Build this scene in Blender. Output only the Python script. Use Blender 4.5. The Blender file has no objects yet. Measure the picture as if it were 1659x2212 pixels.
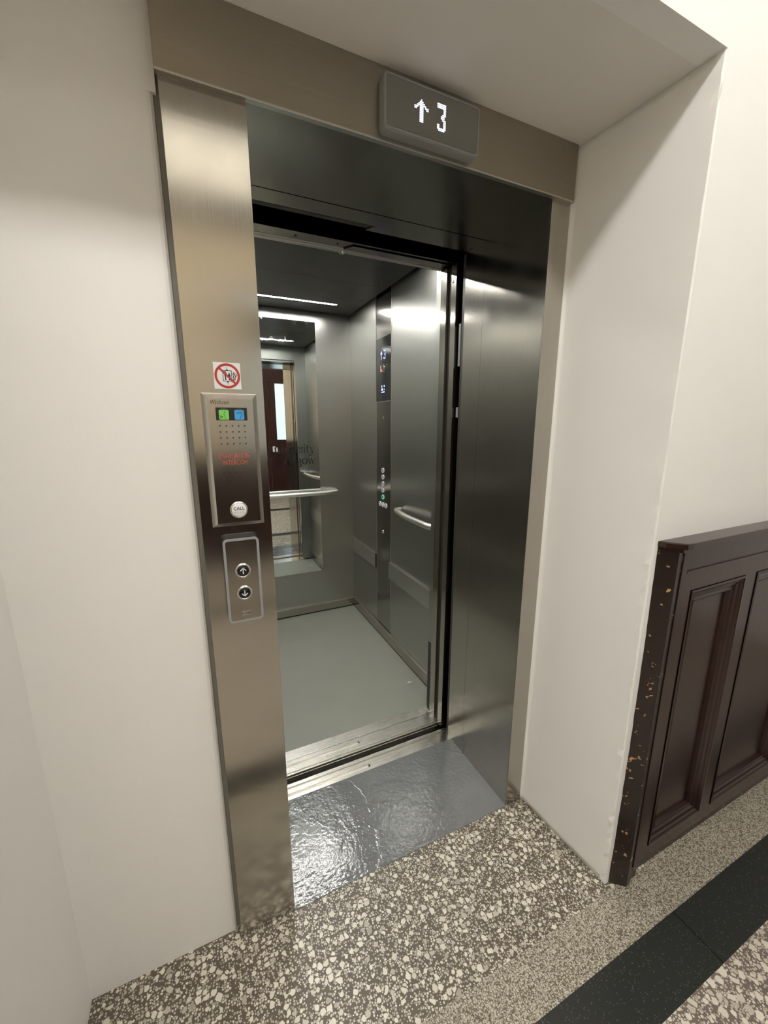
import bpy, bmesh, math, random
from mathutils import Vector, Matrix
random.seed(7)
sc = bpy.context.scene
COL = sc.collection
PI = math.pi

# ------------------------------------------------------------------ materials
def new_mat(name):
    m = bpy.data.materials.new(name); m.use_nodes = True
    nt = m.node_tree
    return m, nt, nt.nodes['Principled BSDF'] if 'Principled BSDF' in nt.nodes else nt.nodes[0]

def simple(name, col, rough=.5, metal=0, emis=None, es=1.0, spec=.5, coat=0, bump=None):
    m, nt, b = new_mat(name)
    b.inputs['Base Color'].default_value = (*col, 1)
    b.inputs['Roughness'].default_value = rough
    b.inputs['Metallic'].default_value = metal
    b.inputs['Specular IOR Level'].default_value = spec
    b.inputs['Coat Weight'].default_value = coat
    if emis:
        b.inputs['Emission Color'].default_value = (*emis, 1)
        b.inputs['Emission Strength'].default_value = es
    if bump:
        scale, strength, dist = bump
        tc = nt.nodes.new('ShaderNodeNewGeometry')
        n = nt.nodes.new('ShaderNodeTexNoise'); n.inputs['Scale'].default_value = scale; n.inputs['Detail'].default_value = 4
        nt.links.new(tc.outputs['Position'], n.inputs['Vector'])
        bp = nt.nodes.new('ShaderNodeBump'); bp.inputs['Strength'].default_value = strength; bp.inputs['Distance'].default_value = dist
        nt.links.new(n.outputs['Fac'], bp.inputs['Height']); nt.links.new(bp.outputs['Normal'], b.inputs['Normal'])
    return m

def steel(name, grain=(0, 0, 1), rough=.23, aniso=.7, col=(.58, .56, .53), smudge=.06, mirrorlike=False, dust=None):
    """brushed stainless steel; the reflections stretch across the grain"""
    m, nt, b = new_mat(name)
    N = nt.nodes.new; L = nt.links.new
    geo = N('ShaderNodeNewGeometry')
    b.inputs['Metallic'].default_value = 1
    mp = N('ShaderNodeMapping'); g = grain
    mp.inputs['Scale'].default_value = tuple(6 if abs(c) > .5 else 700 for c in g)
    L(geo.outputs['Position'], mp.inputs['Vector'])
    n1 = N('ShaderNodeTexNoise'); n1.inputs['Scale'].default_value = 1; n1.inputs['Detail'].default_value = 2
    L(mp.outputs['Vector'], n1.inputs['Vector'])
    n2 = N('ShaderNodeTexNoise'); n2.inputs['Scale'].default_value = 5; n2.inputs['Detail'].default_value = 5; n2.inputs['Distortion'].default_value = 1.2
    L(geo.outputs['Position'], n2.inputs['Vector'])
    mr = N('ShaderNodeMapRange'); mr.inputs['From Min'].default_value = .35; mr.inputs['From Max'].default_value = .75
    mr.inputs['To Min'].default_value = rough; mr.inputs['To Max'].default_value = rough + smudge
    L(n2.outputs['Fac'], mr.inputs['Value'])
    ma = N('ShaderNodeMath'); ma.operation = 'MULTIPLY_ADD'; ma.inputs[1].default_value = .05
    L(n1.outputs['Fac'], ma.inputs[0]); L(mr.outputs['Result'], ma.inputs[2]); L(ma.outputs[0], b.inputs['Roughness'])
    mx = N('ShaderNodeMix'); mx.data_type = 'RGBA'
    mx.inputs['A'].default_value = (*[c * .9 for c in col], 1); mx.inputs['B'].default_value = (*[min(1, c * 1.08) for c in col], 1)
    L(n1.outputs['Fac'], mx.inputs['Factor']); L(mx.outputs['Result'], b.inputs['Base Color'])
    if aniso:
        b.inputs['Anisotropic'].default_value = aniso
        cr = N('ShaderNodeVectorMath'); cr.operation = 'CROSS_PRODUCT'
        cr.inputs[1].default_value = g
        L(geo.outputs['True Normal'], cr.inputs[0])
        L(cr.outputs['Vector'], b.inputs['Tangent'])
    return m

def plaster(name, col, bscale=60, rough=.55, var=.03):
    m, nt, b = new_mat(name); N = nt.nodes.new; L = nt.links.new
    geo = N('ShaderNodeNewGeometry')
    n = N('ShaderNodeTexNoise'); n.inputs['Scale'].default_value = bscale; n.inputs['Detail'].default_value = 4
    n2 = N('ShaderNodeTexNoise'); n2.inputs['Scale'].default_value = 7; n2.inputs['Detail'].default_value = 5
    L(geo.outputs['Position'], n.inputs['Vector']); L(geo.outputs['Position'], n2.inputs['Vector'])
    ad = N('ShaderNodeMath'); ad.operation = 'MULTIPLY_ADD'; ad.inputs[1].default_value = .25
    L(n.outputs['Fac'], ad.inputs[0]); L(n2.outputs['Fac'], ad.inputs[2])
    bp = N('ShaderNodeBump'); bp.inputs['Strength'].default_value = .25; bp.inputs['Distance'].default_value = .006
    L(ad.outputs[0], bp.inputs['Height']); L(bp.outputs['Normal'], b.inputs['Normal'])
    mx = N('ShaderNodeMix'); mx.data_type = 'RGBA'
    mx.inputs['A'].default_value = (*[c * (1 - var) for c in col], 1); mx.inputs['B'].default_value = (*col, 1)
    L(n2.outputs['Fac'], mx.inputs['Factor']); L(mx.outputs['Result'], b.inputs['Base Color'])
    b.inputs['Roughness'].default_value = rough
    return m

def terrazzo(name, s_big, s_small, big_keep, matrix=(.105, .088, .066), chipA=(.60, .56, .47), chipB=(.30, .27, .22), rough=.32, gap=.10):
    m, nt, b = new_mat(name); N = nt.nodes.new; L = nt.links.new
    geo = N('ShaderNodeNewGeometry')
    wn = N('ShaderNodeTexNoise'); wn.inputs['Scale'].default_value = 90
    L(geo.outputs['Position'], wn.inputs['Vector'])
    wm = N('ShaderNodeVectorMath'); wm.operation = 'MULTIPLY_ADD'; wm.inputs[1].default_value = (.004, .004, 0)
    L(wn.outputs['Color'], wm.inputs[0]); L(geo.outputs['Position'], wm.inputs[2])
    def layer(scale, keep, gp):
        e = N('ShaderNodeTexVoronoi'); e.feature = 'DISTANCE_TO_EDGE'; e.voronoi_dimensions = '2D'; e.inputs['Scale'].default_value = scale
        c = N('ShaderNodeTexVoronoi'); c.feature = 'F1'; c.voronoi_dimensions = '2D'; c.inputs['Scale'].default_value = scale
        L(wm.outputs[0], e.inputs['Vector']); L(wm.outputs[0], c.inputs['Vector'])
        sp = N('ShaderNodeSeparateColor'); L(c.outputs['Color'], sp.inputs[0])
        rad = N('ShaderNodeMapRange'); rad.inputs['To Min'].default_value = .22; rad.inputs['To Max'].default_value = .58
        L(sp.outputs[1], rad.inputs['Value'])
        d1 = N('ShaderNodeMath'); d1.operation = 'SUBTRACT'; L(rad.outputs[0], d1.inputs[0]); L(c.outputs['Distance'], d1.inputs[1])
        d2 = N('ShaderNodeMath'); d2.operation = 'SUBTRACT'; d2.inputs[1].default_value = gp; L(e.outputs['Distance'], d2.inputs[0])
        d = N('ShaderNodeMath'); d.operation = 'MINIMUM'; L(d1.outputs[0], d.inputs[0]); L(d2.outputs[0], d.inputs[1])
        st = N('ShaderNodeMapRange'); st.inputs['From Min'].default_value = 0; st.inputs['From Max'].default_value = .04
        L(d.outputs[0], st.inputs['Value'])
        k = N('ShaderNodeMath'); k.operation = 'LESS_THAN'; k.inputs[1].default_value = keep; L(sp.outputs[0], k.inputs[0])
        o = N('ShaderNodeMath'); o.operation = 'MULTIPLY'; L(st.outputs[0], o.inputs[0]); L(k.outputs[0], o.inputs[1])
        return o, sp
    big, spb = layer(s_big, big_keep, gap)
    sm, sps = layer(s_small, .8, gap * .9)
    mask = N('ShaderNodeMath'); mask.operation = 'MAXIMUM'; L(big.outputs[0], mask.inputs[0]); L(sm.outputs[0], mask.inputs[1])
    ccol = N('ShaderNodeMix'); ccol.data_type = 'RGBA'; ccol.inputs['A'].default_value = (*chipA, 1); ccol.inputs['B'].default_value = (*chipB, 1)
    pick = N('ShaderNodeMix'); pick.data_type = 'FLOAT'
    L(big.outputs[0], pick.inputs['Factor']); L(sps.outputs[2], pick.inputs['A'])
    pw = N('ShaderNodeMath'); pw.operation = 'POWER'; pw.inputs[1].default_value = 3; L(spb.outputs[2], pw.inputs[0]); L(pw.outputs[0], pick.inputs['B'])
    L(pick.outputs['Result'], ccol.inputs['Factor'])
    dn = N('ShaderNodeTexNoise'); dn.inputs['Scale'].default_value = 9; dn.inputs['Detail'].default_value = 4; L(geo.outputs['Position'], dn.inputs['Vector'])
    mcol = N('ShaderNodeMix'); mcol.data_type = 'RGBA'; mcol.inputs['A'].default_value = (*[c * .75 for c in matrix], 1); mcol.inputs['B'].default_value = (*[c * 1.25 for c in matrix], 1)
    L(dn.outputs['Fac'], mcol.inputs['Factor'])
    fin = N('ShaderNodeMix'); fin.data_type = 'RGBA'
    L(mask.outputs[0], fin.inputs['Factor']); L(mcol.outputs['Result'], fin.inputs['A']); L(ccol.outputs['Result'], fin.inputs['B'])
    L(fin.outputs['Result'], b.inputs['Base Color'])
    rr = N('ShaderNodeMapRange'); rr.inputs['To Min'].default_value = rough + .12; rr.inputs['To Max'].default_value = rough
    L(mask.outputs[0], rr.inputs['Value']); L(rr.outputs[0], b.inputs['Roughness'])
    return m

def speckled(name, base, speck, scale, amount, rough):
    m, nt, b = new_mat(name); N = nt.nodes.new; L = nt.links.new
    geo = N('ShaderNodeNewGeometry')
    v = N('ShaderNodeTexVoronoi'); v.voronoi_dimensions = '2D'; v.inputs['Scale'].default_value = scale
    L(geo.outputs['Position'], v.inputs['Vector'])
    sp = N('ShaderNodeSeparateColor'); L(v.outputs['Color'], sp.inputs[0])
    k = N('ShaderNodeMath'); k.operation = 'LESS_THAN'; k.inputs[1].default_value = amount; L(sp.outputs[0], k.inputs[0])
    n = N('ShaderNodeTexNoise'); n.inputs['Scale'].default_value = 300; n.inputs['Detail'].default_value = 3; L(geo.outputs['Position'], n.inputs['Vector'])
    mc = N('ShaderNodeMix'); mc.data_type = 'RGBA'; mc.inputs['A'].default_value = (*[c * .6 for c in base], 1); mc.inputs['B'].default_value = (*[c * 1.4 for c in base], 1)
    L(n.outputs['Fac'], mc.inputs['Factor'])
    mx = N('ShaderNodeMix'); mx.data_type = 'RGBA'; mx.inputs['B'].default_value = (*speck, 1)
    L(mc.outputs['Result'], mx.inputs['A']); L(k.outputs[0], mx.inputs['Factor']); L(mx.outputs['Result'], b.inputs['Base Color'])
    b.inputs['Roughness'].default_value = rough
    return m

def wood(name, c1, c2, rough=.28, chips=False, coat=.2):
    m, nt, b = new_mat(name); N = nt.nodes.new; L = nt.links.new
    geo = N('ShaderNodeNewGeometry'); mp = N('ShaderNodeMapping'); mp.inputs['Scale'].default_value = (60, 60, 4)
    L(geo.outputs['Position'], mp.inputs['Vector'])
    n = N('ShaderNodeTexNoise'); n.inputs['Scale'].default_value = 1; n.inputs['Detail'].default_value = 5; L(mp.outputs[0], n.inputs['Vector'])
    mx = N('ShaderNodeMix'); mx.data_type = 'RGBA'; mx.inputs['A'].default_value = (*c1, 1); mx.inputs['B'].default_value = (*c2, 1)
    L(n.outputs['Fac'], mx.inputs['Factor'])
    out = mx.outputs['Result']
    if chips:
        n2 = N('ShaderNodeTexNoise'); n2.inputs['Scale'].default_value = 55; n2.inputs['Detail'].default_value = 3
        L(geo.outputs['Position'], n2.inputs['Vector'])
        gt = N('ShaderNodeMath'); gt.operation = 'GREATER_THAN'; gt.inputs[1].default_value = .665; L(n2.outputs['Fac'], gt.inputs[0])
        m2 = N('ShaderNodeMix'); m2.data_type = 'RGBA'; m2.inputs['B'].default_value = (.42, .24, .11, 1)
        L(out, m2.inputs['A']); L(gt.outputs[0], m2.inputs['Factor']); out = m2.outputs['Result']
    L(out, b.inputs['Base Color'])
    b.inputs['Roughness'].default_value = rough; b.inputs['Specular IOR Level'].default_value = .5 if coat else .25; b.inputs['Coat Weight'].default_value = coat; b.inputs['Coat Roughness'].default_value = .2
    bp = N('ShaderNodeBump'); bp.inputs['Strength'].default_value = .15; bp.inputs['Distance'].default_value = .002
    L(n.outputs['Fac'], bp.inputs['Height']); L(bp.outputs['Normal'], b.inputs['Normal'])
    return m

def gloss_paint(name):
    m, nt, b = new_mat(name); N = nt.nodes.new; L = nt.links.new
    geo = N('ShaderNodeNewGeometry')
    b.inputs['Base Color'].default_value = (.135, .141, .146, 1)
    b.inputs['Coat Weight'].default_value = .6; b.inputs['Coat Roughness'].default_value = .06
    b.inputs['Roughness'].default_value = .12; b.inputs['Specular IOR Level'].default_value = .6
    n = N('ShaderNodeTexNoise'); n.inputs['Scale'].default_value = 75; n.inputs['Detail'].default_value = 3
    n2 = N('ShaderNodeTexNoise'); n2.inputs['Scale'].default_value = 11; n2.inputs['Detail'].default_value = 4; n2.inputs['Distortion'].default_value = .8
    for k in (n, n2): L(geo.outputs['Position'], k.inputs['Vector'])
    # a few ridges where old layers lift
    w = N('ShaderNodeTexNoise'); w.inputs['Scale'].default_value = 2.6; w.inputs['Detail'].default_value = 5; L(geo.outputs['Position'], w.inputs['Vector'])
    r1 = N('ShaderNodeMath'); r1.operation = 'SUBTRACT'; r1.inputs[1].default_value = .5; L(w.outputs['Fac'], r1.inputs[0])
    r2 = N('ShaderNodeMath'); r2.operation = 'ABSOLUTE'; L(r1.outputs[0], r2.inputs[0])
    r3 = N('ShaderNodeMapRange'); r3.inputs['From Max'].default_value = .012; r3.inputs['To Min'].default_value = .13; r3.inputs['To Max'].default_value = 0; L(r2.outputs[0], r3.inputs['Value'])
    a = N('ShaderNodeMath'); a.operation = 'MULTIPLY_ADD'; a.inputs[1].default_value = .26; L(n.outputs['Fac'], a.inputs[0])
    a2 = N('ShaderNodeMath'); a2.operation = 'MULTIPLY_ADD'; a2.inputs[1].default_value = .55; L(n2.outputs['Fac'], a2.inputs[0]); L(r3.outputs[0], a2.inputs[2]); L(a2.outputs[0], a.inputs[2])
    bp = N('ShaderNodeBump'); bp.inputs['Strength'].default_value = 1; bp.inputs['Distance'].default_value = .0035
    L(a.outputs[0], bp.inputs['Height']); L(bp.outputs['Normal'], b.inputs['Normal']); L(bp.outputs['Normal'], b.inputs['Coat Normal'])
    return m

def mirror_mat(name):
    m, nt, b = new_mat(name); N = nt.nodes.new; L = nt.links.new
    geo = N('ShaderNodeNewGeometry')
    b.inputs['Metallic'].default_value = 1; b.inputs['Base Color'].default_value = (.80, .84, .82, 1)
    n = N('ShaderNodeTexNoise'); n.inputs['Scale'].default_value = 14; n.inputs['Detail'].default_value = 6; n.inputs['Distortion'].default_value = 1.5
    L(geo.outputs['Position'], n.inputs['Vector'])
    sx = N('ShaderNodeSeparateXYZ'); L(geo.outputs['Position'], sx.inputs[0])
    hz = N('ShaderNodeMapRange'); hz.inputs['From Min'].default_value = 1.95; hz.inputs['From Max'].default_value = 2.1; hz.inputs['To Max'].default_value = .09; L(sx.outputs[2], hz.inputs['Value'])
    mr = N('ShaderNodeMapRange'); mr.inputs['From Min'].default_value = .45; mr.inputs['From Max'].default_value = .7; L(n.outputs['Fac'], mr.inputs['Value'])
    mu = N('ShaderNodeMath'); mu.operation = 'MULTIPLY_ADD'; mu.inputs[2].default_value = .008; L(mr.outputs[0], mu.inputs[0]); L(hz.outputs[0], mu.inputs[1]); L(mu.outputs[0], b.inputs['Roughness'])
    return m

def car_vinyl(name):
    m, nt, b = new_mat(name); N = nt.nodes.new; L = nt.links.new
    geo = N('ShaderNodeNewGeometry')
    n = N('ShaderNodeTexNoise'); n.inputs['Scale'].default_value = 6; n.inputs['Detail'].default_value = 5; L(geo.outputs['Position'], n.inputs['Vector'])
    n2 = N('ShaderNodeTexNoise'); n2.inputs['Scale'].default_value = 500; L(geo.outputs['Position'], n2.inputs['Vector'])
    mx = N('ShaderNodeMix'); mx.data_type = 'RGBA'; mx.inputs['A'].default_value = (.225, .232, .200, 1); mx.inputs['B'].default_value = (.262, .270, .234, 1)
    L(n.outputs['Fac'], mx.inputs['Factor']); L(mx.outputs['Result'], b.inputs['Base Color'])
    b.inputs['Roughness'].default_value = .42
    bp = N('ShaderNodeBump'); bp.inputs['Strength'].default_value = .12; bp.inputs['Distance'].default_value = .001
    L(n2.outputs['Fac'], bp.inputs['Height']); L(bp.outputs['Normal'], b.inputs['Normal'])
    return m

Z_, X_, Y_ = (0, 0, 1), (1, 0, 0), (0, 1, 0)
M = {}
M['steel_v'] = steel('brushed_steel_vertical', Z_, .145, .78, (.49, .465, .42))
M['steel_h'] = steel('brushed_steel_lengthwise', X_, .20, .60, (.46, .44, .40))
M['header'] = steel('satin_steel_header', X_, .34, .5, (.36, .325, .27))
M['soffit_steel'] = steel('brushed_steel_lining', Y_, .16, .6, (.34, .335, .305))
M['car_steel'] = steel('car_wall_steel', Z_, .31, .35, (.48, .48, .455), .03)
M['bumper'] = steel('bumper_steel', Y_, .36, .3, (.62, .61, .57), .03)
M['car_dark'] = steel('control_column_steel', Z_, .15, .6, (.36, .35, .33), .05)
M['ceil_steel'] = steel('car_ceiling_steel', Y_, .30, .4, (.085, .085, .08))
M['sill'] = steel('aluminium_sill', X_, .24, .55, (.80, .78, .73), .02)
M['plate'] = steel('plate_steel', Z_, .17, .7, (.47, .44, .395))
M['plate_edge'] = simple('satin_plate_edge', (.60, .58, .54), .30, 1)
M['tube'] = simple('polished_tube', (.88, .87, .83), .30, 1)
M['chrome'] = simple('chrome', (.75, .74, .72), .10, 1)
M['greyframe'] = simple('grey_plastic_frame', (.28, .285, .30), .35)
M['casing'] = simple('grey_casing', (.27, .27, .26), .4)
M['screen'] = simple('dark_grey_screen', (.19, .19, .175), .25)
M['black'] = simple('matt_black', (.010, .010, .010), .6)
M['rubber'] = simple('dark_rubber', (.03, .026, .022), .5)
M['void'] = simple('shaft_black', (.004, .004, .004), .9)
M['blackgloss'] = simple('black_button_face', (.010, .010, .012), .2)
M['white'] = simple('white_print', (.80, .80, .80), .45)
M['stickerwhite'] = simple('sticker_white', (.74, .74, .76), .35)
M['red'] = simple('sign_red', (.42, .035, .03), .4)
M['redprint'] = simple('red_print', (.50, .06, .045), .5)
M['green'] = simple('sign_green', (.17, .50, .09), .4, emis=(.17, .50, .09), es=.12)
M['blue'] = simple('sign_blue', (.05, .30, .62), .4, emis=(.05, .3, .62), es=.10)
M['ink'] = simple('black_ink', (.012, .012, .012), .5)
M['led'] = simple('led_white', (.5, .5, .6), .4, emis=(.80, .85, 1), es=2.6)
M['ledblue'] = simple('led_blue', (.3, .3, .6), .4, emis=(.45, .5, 1), es=1.6)
M['ledgreen'] = simple('led_green', (.1, .5, .3), .4, emis=(.15, .8, .5), es=.45)
M['ledred'] = simple('led_red', (.5, .1, .1), .4, emis=(1, .28, .25), es=.55)
M['btnring'] = simple('button_ring', (.75, .75, .78), .35, 0, emis=(.8, .8, .95), es=.12)
M['btnwhite'] = simple('button_mark_white', (.75, .75, .8), .4, emis=(.8, .8, 1), es=.25)
M['btnyellow'] = simple('button_mark_yellow', (.75, .65, .15), .4, emis=(.8, .7, .2), es=.2)
M['strip'] = simple('light_strip', (1, 1, 1), .4, emis=(1, .985, .93), es=130)
M['ceil_glow'] = simple('bright_ceiling_glow', (1, 1, 1), .4, emis=(1, .945, .80), es=1.7)  # added glow in place of the ceiling's own brightness
M['ceil_tube'] = simple('ceiling_batten_diffuser', (1, 1, 1), .4, emis=(1, .975, .93), es=32.5)
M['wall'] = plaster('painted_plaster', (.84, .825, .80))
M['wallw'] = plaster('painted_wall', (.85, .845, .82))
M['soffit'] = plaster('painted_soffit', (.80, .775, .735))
M['lobbywall'] = plaster('warm_wall', (.66, .56, .42))
M['lobbyceil'] = plaster('lobby_ceiling', (.75, .73, .68))
M['terrazzo'] = terrazzo('coarse_terrazzo', 58, 150, .50, gap=.075, matrix=(.098, .080, .058), chipA=(.66, .62, .53))
M['terrazzo_fine'] = terrazzo('fine_terrazzo', 160, 260, .85, gap=.07, matrix=(.115, .097, .070), chipA=(.50, .46, .38), chipB=(.32, .29, .23))
M['terrazzo_main'] = terrazzo('main_terrazzo', 46, 150, .9, matrix=(.15, .12, .10), chipA=(.66, .61, .53), chipB=(.42, .38, .31), gap=.06)
M['blackstone'] = speckled('black_stone', (.017, .019, .017), (.10, .10, .085), 420, .03, .34)
M['paint'] = gloss_paint('grey_gloss_floor_paint')
M['vinyl'] = car_vinyl('grey_car_vinyl')
M['wood'] = wood('dark_varnished_wood', (.013, .0036, .0024), (.028, .0085, .0058), .25)
M['woodchip'] = wood('chipped_dark_wood', (.007, .0034, .002), (.018, .009, .006), .35, True)
M['doorwood'] = wood('dark_red_door_wood', (.022, .006, .005), (.040, .011, .008), .5, coat=0)
M['farwood'] = wood('dark_far_wood', (.012, .005, .004), (.022, .009, .007), .55, coat=0)
M['mirror'] = mirror_mat('smudged_mirror')
M['glass_lit'] = simple('daylit_glass', (.5, .6, .65), .2, emis=(.72, .92, 1), es=.95)
M['bead'] = simple('grey_sealant', (.20, .19, .17), .6)
M['scrap'] = simple('scrap_white', (.6, .6, .57), .6)
M['copglass'] = simple('black_glass', (.016, .018, .020), .12, spec=.7)
M['grate'] = simple('dark_perforation', (.02, .018, .014), .6)

# ------------------------------------------------------------------ geometry helpers
def box(bm, x0, x1, y0, y1, z0, z1, bev=0, seg=2):
    t = bmesh.new()
    vs = [t.verts.new((x, y, z)) for x in (x0, x1) for y in (y0, y1) for z in (z0, z1)]
    for f in ((0, 1, 3, 2), (4, 6, 7, 5), (0, 4, 5, 1), (2, 3, 7, 6), (0, 2, 6, 4), (1, 5, 7, 3)):
        t.faces.new([vs[i] for i in f])
    if bev: bmesh.ops.bevel(t, geom=t.edges[:], offset=bev, segments=seg, affect='EDGES', profile=.6)
    merge(bm, t)

def merge(bm, t, mtx=None):
    mp = {}
    for v in t.verts: mp[v] = bm.verts.new(mtx @ v.co if mtx else v.co)
    for f in t.faces:
        try:
            nf = bm.faces.new([mp[v] for v in f.verts]); nf.smooth = f.smooth
        except ValueError: pass
    t.free()

FR = {  # frames: (u, v, n) in world; local (a, b, c) -> a*u + b*v + c*n ; c grows towards the viewer
    'F': (Vector((1, 0, 0)), Vector((0, 0, 1)), Vector((0, -1, 0))),      # faces -Y
    'R': (Vector((0, -1, 0)), Vector((0, 0, 1)), Vector((-1, 0, 0))),     # faces -X
    'B': (Vector((-1, 0, 0)), Vector((0, 0, 1)), Vector((0, 1, 0))),      # faces +Y
    'U': (Vector((1, 0, 0)), Vector((0, 1, 0)), Vector((0, 0, 1))),       # faces up
}
def frame(kind, o):
    u, v, n = FR[kind]; m = Matrix.Identity(4)
    for i, a in enumerate((u, v, n)):
        for j in range(3): m[j][i] = a[j]
    m.translation = Vector(o); return m

def prism(bm, pts, c0, c1, mtx=None, bev=0):
    t = bmesh.new()
    a = [t.verts.new((p[0], p[1], c0)) for p in pts]; b = [t.verts.new((p[0], p[1], c1)) for p in pts]
    n = len(pts)
    t.faces.new(a[::-1]); t.faces.new(b)
    for i in range(n): t.faces.new((a[i], a[(i + 1) % n], b[(i + 1) % n], b[i]))
    bmesh.ops.recalc_face_normals(t, faces=t.faces[:])
    if bev:
        top = [e for e in t.edges if all(abs(v.co.z - c1) < 1e-7 for v in e.verts)]
        bmesh.ops.bevel(t, geom=top, offset=bev, segments=2, affect='EDGES', profile=.5)
    merge(bm, t, mtx)

def rrect(x0, x1, y0, y1, r, n=6):
    p = []
    for cx, cy, a0 in ((x1 - r, y1 - r, 0), (x0 + r, y1 - r, 90), (x0 + r, y0 + r, 180), (x1 - r, y0 + r, 270)):
        for i in range(n + 1):
            a = math.radians(a0 + 90 * i / n); p.append((cx + r * math.cos(a), cy + r * math.sin(a)))
    return p

def circle(cx, cy, r, n=32): return [(cx + r * math.cos(2 * PI * i / n), cy + r * math.sin(2 * PI * i / n)) for i in range(n)]

def ringshape(bm, outer, inner, c0, c1, mtx):
    """closed frame between two outlines with the same number of points"""
    t = bmesh.new(); n = len(outer)
    A = [t.verts.new((*p, c0)) for p in outer]; B = [t.verts.new((*p, c1)) for p in outer]
    C = [t.verts.new((*p, c1)) for p in inner]; D = [t.verts.new((*p, c0)) for p in inner]
    for i in range(n):
        j = (i + 1) % n
        for P, Q in ((A, B), (B, C), (C, D), (D, A)): t.faces.new((P[i], P[j], Q[j], Q[i]))
    bmesh.ops.recalc_face_normals(t, faces=t.faces[:])
    merge(bm, t, mtx)

def dome(bm, cx, cy, prof, mtx, n=32):
    """lathe a profile [(r, c)...] about the frame normal"""
    t = bmesh.new(); rings = []
    for r, c in prof:
        if r < 1e-6: rings.append([t.verts.new((cx, cy, c))])
        else: rings.append([t.verts.new((cx + r * math.cos(2 * PI * i / n), cy + r * math.sin(2 * PI * i / n), c)) for i in range(n)])
    for a, b in zip(rings, rings[1:]):
        for i in range(n):
            j = (i + 1) % n
            va = [a[i % len(a)], a[j % len(a)]] if len(a) > 1 else [a[0]]
            vb = [b[j % len(b)], b[i % len(b)]] if len(b) > 1 else [b[0]]
            if len(va) + len(vb) > 2: t.faces.new(va + vb)
    for f in t.faces: f.smooth = True
    bmesh.ops.recalc_face_normals(t, faces=t.faces[:])
    merge(bm, t, mtx)

def tube(bm, pts, r, n=16, round_n=5, cap=True):
    """tube along a polyline with softened corners"""
    P = [Vector(p) for p in pts]; path = [P[0]]
    for i in range(1, len(P) - 1):
        a, b, c = P[i - 1], P[i], P[i + 1]
        d = min((a - b).length, (c - b).length) * .35
        s = b + (a - b).normalized() * d; e = b + (c - b).normalized() * d
        for k in range(round_n + 1):
            t = k / round_n; path.append(s * (1 - t) ** 2 + b * 2 * t * (1 - t) + e * t * t)
    path.append(P[-1])
    t = bmesh.new(); rings = []
    up = Vector((0, 0, 1))
    for i, p in enumerate(path):
        d = (path[min(i + 1, len(path) - 1)] - path[max(i - 1, 0)]).normalized()
        u = d.cross(up)
        if u.length < 1e-3: u = d.cross(Vector((1, 0, 0)))
        u.normalize(); v = u.cross(d)
        rings.append([t.verts.new(p + u * r * math.cos(2 * PI * k / n) + v * r * math.sin(2 * PI * k / n)) for k in range(n)])
    for a, b in zip(rings, rings[1:]):
        for k in range(n):
            f = t.faces.new((a[k], a[(k + 1) % n], b[(k + 1) % n], b[k])); f.smooth = True
    if cap: t.faces.new(rings[0]); t.faces.new(rings[-1])
    bmesh.ops.recalc_face_normals(t, faces=t.faces[:])
    merge(bm, t)

def stroke(bm, pts, w, c0, c1, mtx, wh=None, closed=False):
    """flat pen stroke; wh = width of horizontal runs (pen contrast)"""
    pts = [Vector((p[0], p[1])) for p in pts]
    if closed: pts.append(pts[0])
    for a, b in zip(pts, pts[1:]):
        d = b - a
        if d.length < 1e-9: continue
        d.normalize()
        ww = w if wh is None else (wh + (w - wh) * abs(d.y))
        n = Vector((-d.y, d.x)) * ww / 2; e = d * ww * .28
        prism(bm, [tuple(a - e - n), tuple(b + e - n), tuple(b + e + n), tuple(a - e + n)], c0, c1, mtx)

def arc(cx, cy, rx, ry, a0, a1, n=12):
    return [(cx + rx * math.cos(math.radians(a0 + (a1 - a0) * i / n)), cy + ry * math.sin(math.radians(a0 + (a1 - a0) * i / n))) for i in range(n + 1)]

def text(bm, s, x, y, h, mtx, c=.0004, align='LEFT', width=None, shear=0, bold=0, track=1):
    cu = bpy.data.curves.new('t', 'FONT'); cu.body = s; cu.size = 1; cu.shear = shear; cu.offset = bold; cu.space_character = track
    cu.resolution_u = 3; cu.extrude = 0
    ob = bpy.data.objects.new('t', cu); COL.objects.link(ob)
    dg = bpy.context.evaluated_depsgraph_get(); me = ob.evaluated_get(dg).to_mesh()
    xs = [v.co.x for v in me.vertices]; x0, x1 = min(xs), max(xs)
    ref = .72 if any(ch.isupper() or ch.isdigit() for ch in s) else .5
    sy = h / ref; sx = sy if width is None else width / (x1 - x0)
    ox = {'LEFT': x, 'CENTER': x - sx * (x1 - x0) / 2, 'RIGHT': x - sx * (x1 - x0)}[align]
    vs = [bm.verts.new(mtx @ Vector((ox + (v.co.x - x0) * sx, y + v.co.y * sy, c))) for v in me.vertices]
    for p in me.polygons:
        try: bm.faces.new([vs[i] for i in p.vertices])
        except ValueError: pass
    ob.evaluated_get(dg).to_mesh_clear()
    bpy.data.objects.remove(ob); bpy.data.curves.remove(cu)

def link(name, bm, mat, parent=None, origin=(0, 0, 0), label=None):
    me = bpy.data.meshes.new(name); o = Vector(origin)
    for v in bm.verts: v.co -= o
    bm.to_mesh(me); bm.free()
    me.materials.append(M[mat] if isinstance(mat, str) else mat)
    ob = bpy.data.objects.new(name, me); COL.objects.link(ob)
    if parent is None: ob.location = o
    else: ob.parent = parent
    if label: ob['label'] = label
    return ob

ORG = {}
def thing(name, label, cat, o, group=None):
    e = bpy.data.objects.new(name, None); COL.objects.link(e); e.location = o; e.empty_display_size = .05
    e['label'] = label; e['category'] = cat
    if group: e['group'] = group
    ORG[e.name] = Vector(o); return e

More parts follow.
